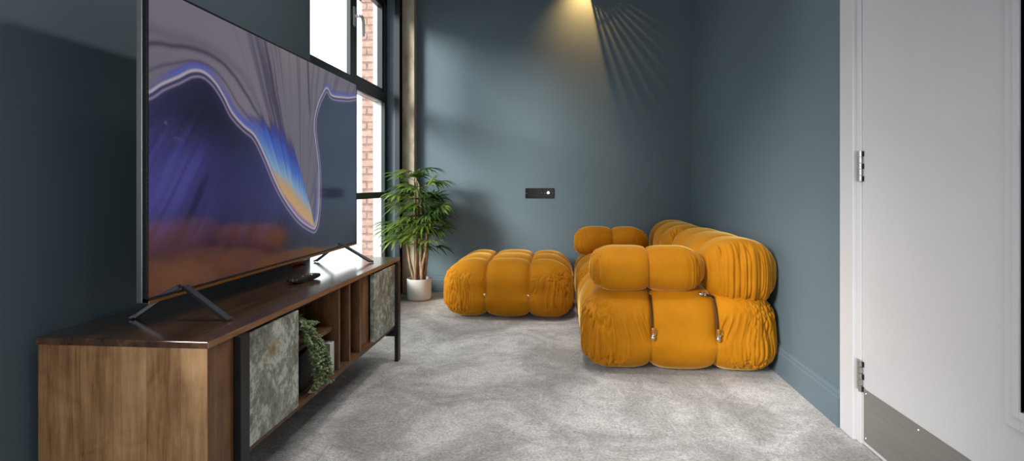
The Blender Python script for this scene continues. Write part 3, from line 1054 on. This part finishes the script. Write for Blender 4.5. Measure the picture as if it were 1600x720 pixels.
# interference colours on the lip of the trough
wv = sstep(.27, .36, arc) * (1 - sstep(.585, .66, arc)) * (1 - .55 * sstep(.515, .56, arc))
dd = sd * (1 - .35 * sk)
reach = .05 + .26 * sstep(.30, .44, arc) * (1 - sstep(.47, .53, arc))
rb = np.clip(dd / reach, 0, 1.6)
cols = [(0., (120, 90, 170)), (.10, (205, 165, 110)), (.24, (190, 160, 120)), (.36, (130, 165, 200)), (.55, (62, 100, 190)), (.8, (50, 58, 150)), (1.1, (64, 52, 100)), (1.6, (84, 76, 96))]
xs = [c[0] for c in cols]
yel = sstep(.34, .45, arc)
rb = rb * yel + np.maximum(rb, .42 + .3 * rb) * (1 - yel)
rain = np.stack([np.interp(rb, xs, [lin(*c[1])[k] for c in cols]) for k in range(3)], -1)
up = mixc(up, rain, wv * (1 - sstep(.95, 1.45, rb)))
wl = np.exp(-((arc - .135) / .055) ** 2) + .9 * np.exp(-((arc - .28) / .05) ** 2) + .9 * np.exp(-((arc - .93) / .06) ** 2)
lip = np.stack([np.interp(np.clip(sd / .055, 0, 1), [0, .15, .4, 1], [lin(*c)[k] for c in ((190, 160, 140), (90, 130, 200), (50, 60, 190), (70, 60, 110))]) for k in range(3)], -1)
up = mixc(up, lip, np.clip(wl, 0, .6) * (1 - sstep(.015, .045, sd)))
pic = np.where(inside[:, None], low, up)
for off, wd, c, am in ((-.001, .005, (188, 176, 190), 1.), (-.021, .0045, (150, 138, 162), .8), (-.011, .004, (62, 54, 84), .7), (.011, .0035, (84, 74, 150), .5)):
    pic = mixc(pic, lin(*c)[None], am * np.exp(-((sd - off) / wd) ** 2))
scr = np_mesh('screen', V, Fq, 'screen', tv, smooth=False)
ca = scr.data.color_attributes.new('picture', 'FLOAT_COLOR', 'POINT')
ca.data.foreach_set('color', np.concatenate([np.clip(pic, 0, 1), np.ones((len(pic), 1))], 1).astype(np.float32).ravel())
for (yy, dy) in ((1.478, -.03), (2.607, -.008)):
    for (fx, tx) in ((-1.197, -1.100), (-.925, -1.060)):
        bm = bmesh.new()
        p0, p1 = Vector((tx, yy, TZA + .012)), Vector((fx, yy + dy, ST + .006))
        d = (p1 - p0).normalized()
        bar(bm, p0 - d * .015, p1, .020, .011, (0, 0, 1))
        bar(bm, p1 - d * .012, Vector((p1.x, p1.y, ST + .004)) + Vector((d.x, d.y, 0)).normalized() * .012, .020, .0075)
        bmesh.ops.bevel(bm, geom=bm.edges[:], offset=.0012, segments=1, affect='EDGES')
        obj('stand_leg', bm, 'tvleg', tv)

# remote control and the small red thing behind the screen
rc = thing('remote_control', 'black remote control with pink button lying on the sideboard top', 'remote control', (-1.005, 2.07, ST))
bm = bmesh.new()
ra = Vector((-1.018, 1.985, ST + .011))
rb_ = Vector((-.990, 2.160, ST + .011))
dd_ = (rb_ - ra).normalized()
ss = dd_.cross(Vector((0, 0, 1))).normalized()
prev = None
rings = []
for i in range(25):
    t = i / 24
    w = .0245 * (1 - .35 * math.sin(PI * t) ** 2 * (.6 + .4 * t)) * math.sqrt(max(.02, 1 - (2 * t - 1) ** 10))
    h = (.0085 + .004 * math.sin(PI * t)) * math.sqrt(max(.04, 1 - (2 * t - 1) ** 8))
    c = ra.lerp(rb_, t) + Vector((0, 0, .003 * math.cos(2 * PI * t)))
    rings.append([bm.verts.new(c + ss * w * math.copysign(abs(math.cos(a)) ** .6, math.cos(a)) + Vector((0, 0, 1)) * h * math.copysign(abs(math.sin(a)) ** .7, math.sin(a))) for a in [2 * PI * k / 24 for k in range(24)]])
for a, b in zip(rings, rings[1:]):
    for k in range(24):
        bm.faces.new((a[k], a[(k + 1) % 24], b[(k + 1) % 24], b[k]))
bm.faces.new(rings[0][::-1])
bm.faces.new(rings[-1])
obj('body', bm, 'blackplastic', rc, True)


def button(t, off, r, mat, h=.0165, name='button'):
    bm = bmesh.new()
    c = ra.lerp(rb_, t) + ss * off
    lathe(bm, [(r, h - .006), (r, h), (r * .8, h + .0012), (0, h + .0012)], (c.x, c.y, ST + .006), 14)
    return obj(name, bm, mat, rc, True)


button(.42, .002, .0045, 'pink')['label'] = 'pink round button'
lathe_ = bmesh.new()
c = ra.lerp(rb_, .70)
lathe(lathe_, [(.006, .010), (.011, .0125), (.0145, .0135), (.0155, .012)], (c.x, c.y, ST + .010), 24)
obj('dial', lathe_, 'chrome', rc, True)
for t in (.14, .22, .30):
    for off in (-.010, 0, .010):
        button(t, off, .0028, 'greybutton', .0145)
rt = thing('key_fob', 'small red object with black tip lying on the sideboard behind the television', 'fob', (-1.238, 2.51, ST))
bm = bmesh.new()
q0, q1 = Vector((-1.243, 2.455, ST + .010)), Vector((-1.236, 2.560, ST + .011))
tube(bm, [q0.lerp(q1, t) for t in (0, .06, .2, .5, .8, .95, 1)], [.006, .012, .0145, .015, .0135, .011, .008], 18, flat=.7)
obj('body', bm, 'red', rt, True)
bm = bmesh.new()
d = (q1 - q0).normalized()
tube(bm, [q1 - d * .004, q1 + d * .01, q1 + d * .03], [.0095, .0085, .005], 14, flat=.8)
tube(bm, [q1 + d * .028, q1 + d * .042 + Vector((0, 0, .006)), q1 + d * .05 + Vector((0, 0, .022))], .0012, 6)
obj('tip', bm, 'blackplastic', rt, True)

# ------------------------------------------------------------------ sockets on the end wall
def socket(name, label, x0, x1, z0, z1, kind):
    xc, zc = (x0 + x1) / 2, (z0 + z1) / 2
    t = thing(name, label, 'socket', (xc, YB, z0), None)
    obj('face_plate', B((x0, x1, YB - .009, YB - .0005, z0, z1), bev=.0025), 'blacknickel', t)
    obj('back_rim', B((x0 - .002, x1 + .002, YB - .004, YB + .001, z0 - .002, z1 + .002), bev=.001), 'blackplastic', t)
    if kind == 'double':
        for s in (-1, 1):
            cx = xc + s * .035
            pn = bmesh.new()
            box(pn, cx - .0045, cx + .0045 - .001, YB - .0105, YB - .0085, zc + .008, zc + .015)
            for sx in (-.011, .011):
                box(pn, cx + sx - .0035, cx + sx + .0035, YB - .0105, YB - .0085, zc - .014, zc - .0085)
            obj('pin_insert', pn, 'rubber', t)
            sx = xc + s * .012
            obj('rocker', B((sx - .006, sx + .006, YB - .0135, YB - .008, zc + .010, zc + .027), bev=.0015), 'blacknickel', t)
    else:
        bm = bmesh.new()
        lathe(bm, [(.0125, .008), (.0125, .011), (.010, .0115), (.0085, .011), (.0085, .0165), (.0055, .0165), (.0055, .010), (0, .010)], (xc - .004, YB, zc + .004), 24, 'Y')
        obj('coaxial_port', bm, 'chrome', t, True)
    for s in (-1, 1):
        bm = bmesh.new()
        lathe(bm, [(.003, .0085), (.003, .0098), (0, .0104)], (xc + s * ((x1 - x0) / 2 - .009), YB, zc), 12, 'Y')
        obj('screw', bm, 'chrome', t, True)
    return t


socket('power_socket', 'wide black nickel double power socket on the end wall', -.300, -.158, .790, .870, 'double')
socket('aerial_socket', 'narrow black nickel aerial socket right of the wide double socket', -.150, -.066, .790, .870, 'single')

# ------------------------------------------------------------------ sofa
def clasp(name, parent, c, s=1.):
    """spring clip hanging from a cord: ring, body and toggle ball"""
    c = Vector(c)
    bm = bmesh.new()
    pts = [c + Vector((math.cos(a) * .0075 * s, -.002, math.sin(a) * .016 * s - .012 * s)) for a in np.linspace(PI / 2, PI / 2 + 2 * PI, 21)]
    tube(bm, pts[:-1] + [pts[0]], .0024 * s, 8)
    o = obj(name, bm, 'brass', parent, True)
    b2 = bmesh.new()
    sphere(b2, c + Vector((-.004 * s, -.004, -.036 * s)), .0105 * s, 1, .9, 1.1)
    lathe(b2, [(0, -.004), (.005, -.004), (.005, -.018), (0, -.018)], c + Vector((-.002 * s, -.002, -.012 * s)), 12)
    obj('toggle', b2, 'chrome', o, True)
    return o


sofa = thing('sofa', 'mustard velvet modular sofa with rolled backrest and bolster arms along the right wall', 'sofa', (.57, 3.56, 0))
BLK = dict(r_low=(.135, .135, .13), bulge=.012, pleat=.025, crease=.02, groove=.009)
XA, XB = .105, 1.020
xc, hx = (XA + XB) / 2, (XB - XA) / 2
sx1, sx2 = .424 - xc, .722 - xc
for i, (ya, yb) in enumerate(((2.635, 3.565), (3.575, 4.515))):
    yc, hy = (ya + yb) / 2, (yb - ya) / 2
    cushion('seat', sofa, (xc, yc, .203), (hx, hy, .197), (.185, .185, .165),
            [(0, sx1, 1.), (0, sx2, 1.), (1, -hy / 3, .8), (1, hy / 3, .8)], zfade=-.02, seed=1.3 + i * 4, **BLK)
# rolled backrest, two lengths
for i, (ya, yb, ztop, xo) in enumerate(((2.66, 3.62, .632, 0.), (3.62, 4.50, .625, -.02))):
    yc, hy = (ya + yb) / 2, (yb - ya) / 2
    cushion('backrest', sofa, (.855 + xo * .5, yc, ztop - .162), (.176, hy, .164), (.168, .16, .156),
            [(1, -hy / 3, 1.1), (1, hy / 3, 1.1)], seed=8.1 + i * 3, bulge=.004, pleat=.022, crease=.010, groove=.007, ends='Y', rot=Matrix.Rotation(.04 * (1 - 2 * i) * .5, 3, 'Z'))
# bolster arms
cushion('armrest', sofa, (.413, 2.800, .484), (.275, .150, .110), (.135, .135, .106), [(0, .005, 1.)], seed=15., bulge=.004, pleat=.018, crease=.012, groove=.007, ends='X')
cushion('armrest', sofa, (.365, 4.255, .466), (.270, .150, .112), (.130, .135, .106), [(0, .010, 1.)], seed=19., bulge=.004, pleat=.018, crease=.012, groove=.007, ends='X')


def seam_cord(x, parent, z0, z1, yface, hz=.204, half=.197, r=.20, rz=.175, sink=.012):
    """points down the rounded front of a block"""
    pts = []
    for z in np.linspace(z0, z1, 14):
        q = max(-1, min(1, (abs(z - hz) - (half - rz)) / rz))
        q = max(0, q)
        y = yface + r * (1 - math.sqrt(max(0, 1 - q * q)))
        pts.append((x, y + sink, z))
    bm = bmesh.new()
    tube(bm, pts, .0035, 8)
    return obj('seam_cord', bm, 'cord', parent, True)


for x in (.424, .722):
    o = seam_cord(x, sofa, .365, .225, 2.635, sink=.006)
    clasp('clasp', sofa, (x + .004, 2.628, .222), 1.1)
bm = bmesh.new()
tube(bm, [(.665, 2.712, .378), (.69, 2.70, .372), (.715, 2.70, .366), (.722, 2.705, .36)], .005, 8)
obj('link_cord', bm, 'cord', sofa, True)
bm = bmesh.new()
sphere(bm, (.660, 2.695, .378), .011, 1.2, .9, .9)
lathe(bm, [(.006, .0), (.010, .0), (.010, .01), (.006, .01), (.006, .0)], (.683, 2.70, .374), 14, 'X')
obj('clasp', bm, 'chrome', sofa, True)
for x, y in ((.30, 2.80), (.86, 2.80), (.30, 4.35), (.86, 4.35), (.30, 3.56), (.86, 3.56)):
    bm = bmesh.new()
    lathe(bm, [(0, 0), (.03, 0), (.03, .02), (0, .02)], (x, y, 0), 20)
    obj('foot', bm, 'rubber', sofa, True)

ott = thing('ottoman', 'square mustard velvet tufted ottoman standing between potted palm and sofa', 'ottoman', (-.35, 4.06, 0))
OA, OB, PA, PB = -.800, .072, 3.610, 4.500
xc, hx, yc, hy = (OA + OB) / 2, (OB - OA) / 2, (PA + PB) / 2, (PB - PA) / 2
cushion('cushion', ott, (xc, yc, .197), (hx, hy, .188), (.185, .185, .165),
        [(0, -hx / 3 + .002, 1.), (0, hx / 3, 1.), (1, -hy / 3, 1.), (1, hy / 3, 1.)], zfade=-.03, seed=27., **BLK)
for s in (-1, 1):
    x = xc + s * hx / 3
    bm = bmesh.new()
    sphere(bm, (x, PA - .002, .172), .010, 1, .7, 1)
    obj('clasp', bm, 'chrome', ott, True)
for x, y in ((-.62, 3.80), (-.09, 3.80), (-.62, 4.32), (-.09, 4.32)):
    bm = bmesh.new()
    lathe(bm, [(0, 0), (.03, 0), (.03, .02), (0, .02)], (x, y, 0), 20)
    obj('foot', bm, 'rubber', ott, True)

# ------------------------------------------------------------------ potted palm
PX, PY = -1.115, 4.235
palm = thing('potted_palm', 'bushy green palm with bare canes in white pot by the window', 'plant', (PX, PY, 0))
bm = bmesh.new()
lathe(bm, [(0, .012), (.092, .012), (.095, .016), (.096, .165), (.093, .168), (.088, .165), (.087, .14), (0, .14)], (PX, PY, 0), 56)
pt = obj('pot', bm, 'pot', palm, True)
bm = bmesh.new()
lathe(bm, [(0, 0), (.088, 0), (.0925, .004), (.0945, .022), (0, .022)], (PX, PY, 0), 56)
obj('pot_base', bm, 'bareclay', pt, True)
bm = bmesh.new()
lathe(bm, [(.0865, .138), (.06, .143), (.02, .147), (0, .147)], (PX, PY, 0), 40)
obj('soil', bm, 'soil', palm, True)
R = random.Random(21)
stems = [(-.050, .010, -.15, .02, .62), (-.018, -.030, -.02, -.05, .86), (.005, .020, -.03, .02, .95), (.020, -.020, .035, -.06, .78), (.045, .010, .085, .0, .72), (-.005, -.005, .0, -.02, .90), (.030, -.045, .10, -.10, .60)]
tops = []
for sx, sy, ex, ey, h in stems:
    bm = bmesh.new()
    pts, rad = [], []
    n = 26
    for i in range(n):
        t = i / (n - 1)
        b_ = t ** 1.25
        pts.append((PX + sx + (ex - sx) * b_ + .005 * math.sin(9 * t + sx * 90), PY + sy + (ey - sy) * b_, .135 + (h - .135) * t))
        rad.append((.0125 - .005 * t) * (1 + .16 * (i % 3 == 0)))
    tube(bm, pts, rad, 10)
    obj('stem', bm, 'cane', palm, True)
    tops.append(pts)


def fan_leaf(bm, base, d, n, L, W, droop):
    """one palmate leaf: n folded narrow leaflets spread from the stalk's tip"""
    d = d.normalized()
    side = d.cross(Vector((0, 0, 1)))
    side = side.normalized() if side.length > .05 else Vector((1, 0, 0))
    up = side.cross(d).normalized()
    for k in range(n):
        a = (k / (n - 1) - .5) * R.uniform(2.3, 2.7) + R.uniform(-.07, .07)
        ld = (d * math.cos(a) + side * math.sin(a) + up * R.uniform(-.05, .18)).normalized()
        ln = L * (1 - .28 * abs(a) / 1.3) * R.uniform(.85, 1.1)
        sd_ = ld.cross(up).normalized()
        seg = 7
        rows = []
        for i in range(seg + 1):
            t = i / seg
            p = base + ld * ln * t + Vector((0, 0, -1)) * droop * ln * t ** 2.2
            w = W * (math.sin(PI * min(1, .12 + t * .88)) ** .6 if t < 1 else .05) * (1 if t < .8 else (1 - (t - .8) * 3.2))
            w = max(w, W * .06)
            rows.append((bm.verts.new(p - sd_ * w / 2 + up * w * .12), bm.verts.new(p), bm.verts.new(p + sd_ * w / 2 + up * w * .12)))
        for r0, r1 in zip(rows, rows[1:]):
            bm.faces.new((r0[0], r0[1], r1[1], r1[0]))
            bm.faces.new((r0[1], r0[2], r1[2], r1[1]))


count = 0
for si, pts in enumerate(tops):
    h = stems[si][4]
    nl = 13 if h > .7 else 9
    for k in range(nl):
        i = int(len(pts) * (.62 + .38 * k / (nl - 1))) - 1
        p = Vector(pts[min(i, len(pts) - 1)])
        az = k * 2.4 + si * 1.1 + R.uniform(-.4, .4)
        el = R.uniform(.05, .55) if k < nl - 1 else R.uniform(.8, 1.1)
        if k == 0:
            el = R.uniform(-.2, .15)
        d = Vector((math.cos(az) * math.cos(el), math.sin(az) * math.cos(el), math.sin(el)))
        reach = R.uniform(.07, .14)
        tip = p + d * reach
        # keep the fronds inside the room
        tip.x = max(tip.x, -1.30)
        tip.y = min(tip.y, 4.36)
        L = R.uniform(.17, .235)
        if tip.y + d.y * L > 4.50:
            d.y = (4.50 - tip.y) / L * .6
        if tip.x + d.x * L > -.85:
            d.x = (-.85 - tip.x) / L
        if tip.z < .50:
            d.z = max(d.z, .1)
        if tip.z + d.z * L > 1.03:
            d.z = min(d.z, max(.05, (1.04 - tip.z) / L))
        bm = bmesh.new()
        tube(bm, [p, p.lerp(tip, .5) + Vector((0, 0, .008)), tip], [.003, .0024, .002], 6)
        fan_leaf(bm, tip, d, R.choice((8, 9, 10, 11)), L, R.uniform(.017, .024), R.uniform(.28, .6))
        for v in bm.verts:                         # leaves stay clear of walls and corner trims
            if v.co.y > 4.535:
                v.co.y = 4.535
            if v.co.x < -1.20 and v.co.y > 4.45:
                v.co.y = 4.45
            if v.co.x < -1.31 and v.co.y > 4.38:
                v.co.y = 4.38
        o = obj('frond', bm, ('palmpale' if math.cos(az) < -.2 and R.random() < .6 else R.choice(('palm', 'palm', 'palmpale', 'palmdark'))), palm, True, angle=80)  # window side gets more pale leaves, backlight painted by choice of material
        count += 1

# ------------------------------------------------------------------ wall lamp above the picture's top edge
lamp = thing('wall_lamp', 'wall lamp with slatted rattan hood high on the end wall', 'lamp', (.20, YB, 2.66))
LX, LY, LZ = .20, 4.33, 2.60
bm = bmesh.new()
lathe(bm, [(0, .0), (.05, .0), (.05, .015), (.045, .02), (0, .02)], (LX, YB, LZ + .06), 32, 'Y')
tube(bm, [(LX, YB - .01, LZ + .06), (LX, YB - .12, LZ + .09), (LX, LY, LZ + .075), (LX, LY, LZ + .045)], .007, 10)
obj('bracket', bm, 'brass', lamp, True)
bm = bmesh.new()
lathe(bm, [(0, .05), (.014, .05), (.016, .02), (.016, .0), (0, .0)], (LX, LY, LZ), 20)
obj('bulb_holder', bm, 'brass', lamp, True)
bm = bmesh.new()


def hood(az, el, rr=.14):
    """point on a sphere about the bulb; az measured in the wall's plane from straight down towards the right"""
    return Vector((LX + rr * math.sin(az) * math.cos(el), LY + rr * math.sin(el), LZ - rr * math.cos(az) * math.cos(el)))


for k in range(9):                                 # open slats, right of straight down
    a = math.radians(13 + k * 5.6)
    pts = [hood(a, e) for e in np.linspace(-1.2, 1.35, 16)]
    tube(bm, pts, .0056, 6)
for e in np.linspace(-.9, 1.2, 7):
    tube(bm, [hood(math.radians(a), e) for a in np.linspace(13, 60, 9)], .003, 6)
obj('slatted_hood', bm, 'rattan', lamp, True)
bm = bmesh.new()
av = [math.radians(a) for a in np.linspace(60, 300, 40)]
ev = np.linspace(-1.3, 1.40, 16)
grid = [[bm.verts.new(hood(a, e)) for e in ev] for a in av]
for i in range(len(av) - 1):
    for j in range(len(ev) - 1):
        bm.faces.new((grid[i][j], grid[i + 1][j], grid[i + 1][j + 1], grid[i][j + 1]))
bmesh.ops.solidify(bm, geom=bm.faces[:], thickness=.003)
obj('closed_hood', bm, 'rattan', lamp, True)

# ------------------------------------------------------------------ light
def area(name, loc, rot, sx, sy, power, col):
    l = bpy.data.lights.new(name, 'AREA')
    l.shape = 'RECTANGLE'
    l.size, l.size_y = sx, sy
    l.energy = power
    l.spread = math.radians(125)
    l.color = col
    o = bpy.data.objects.new(name, l)
    COL.objects.link(o)
    o.location = loc
    o.rotation_euler = rot
    return o


# tilted ceiling spot that washes the wall behind the television
l = bpy.data.lights.new('unseen_ceiling_spot', 'SPOT')
l.energy = 105
l.color = (1., .96, .92)
l.spot_size = math.radians(84)
l.spot_blend = 1.
l.shadow_soft_size = .14
o = bpy.data.objects.new('unseen_ceiling_spot', l)
COL.objects.link(o)
o.location = (.75, 2.65, ZC - .02)
o.rotation_euler = (Vector((-1.32, 1.35, 1.15)) - o.location).to_track_quat('-Z', 'Y').to_euler()

w = bpy.data.worlds.new('sky')
SC.world = w
w.use_nodes = True
bg = w.node_tree.nodes['Background']
bg.inputs[0].default_value = (.93, .97, 1., 1)
bg.inputs[1].default_value = 2.7

# hazy low sun through the big window
sun = bpy.data.lights.new('hazy_sun', 'SUN')
sun.energy = 5.6
sun.angle = math.radians(20)
sun.color = (1., .97, .92)
so = bpy.data.objects.new('hazy_sun', sun)
COL.objects.link(so)
so.rotation_euler = Vector((1., 1.0, -.52)).to_track_quat('-Z', 'Y').to_euler()

# daylight entering by the second window, behind the photographer
area('daylight_window', ((V0 + V1) / 2, YF - .03, (VZ0 + VZ1) / 2), Vector((-.2, 1, -.35)).to_track_quat('-Z', 'Y').to_euler(), V1 - V0, VZ1 - VZ0, 15, (.98, .98, 1.))
# added unseen ceiling spots that brighten the floor and sofa tops
for dx, dy, watts in ((.0, .9, 62), (-.35, 2.2, 70), (-.10, 3.15, 135), (.45, 2.1, 70)):
    l = bpy.data.lights.new('unseen_ceiling_spot', 'SPOT')
    l.energy = watts
    l.color = (1., .96, .91)
    l.spot_size = math.radians(88)
    l.spot_blend = .9
    l.shadow_soft_size = .12
    o = bpy.data.objects.new('unseen_ceiling_spot', l)
    COL.objects.link(o)
    o.location = (dx, dy, ZC - .01)

sp = bpy.data.lights.new('warm_bulb', 'SPOT')
sp.energy = 82
sp.color = (1., .52, .16)
sp.spot_size = math.radians(114)
sp.spot_blend = 1.
sp.shadow_soft_size = .006
o = bpy.data.objects.new('warm_bulb', sp)
COL.objects.link(o)
o.location = (LX, LY, LZ)
o.rotation_euler = Vector((.10, .5, -.75)).to_track_quat('-Z', 'Y').to_euler()

# ------------------------------------------------------------------ camera
F, VX, HY = 860., 878., 289.5
cam = bpy.data.cameras.new('camera')
cam.sensor_width = 36.
cam.lens = 36. * F / 1600.
cam.shift_y = -(360 - HY) / 1600.
cam.clip_start = .02
co = bpy.data.objects.new('camera', cam)
COL.objects.link(co)
co.location = (0, 0, .895)
co.rotation_euler = (PI / 2, 0, math.atan((VX - 800) / F))
SC.camera = co

vs = SC.view_settings
vs.view_transform = 'Standard'
vs.look = 'None'
vs.exposure = 0.
vs.gamma = 1.
vs.use_curve_mapping = False
SC.cycles.use_denoising = True
SC.cycles.max_bounces = 8
SC.cycles.diffuse_bounces = 5
SC.cycles.glossy_bounces = 4
SC.cycles.transparent_max_bounces = 12
SC.cycles.sample_clamp_indirect = 4.
SC.cycles.caustics_reflective = False
SC.cycles.caustics_refractive = False
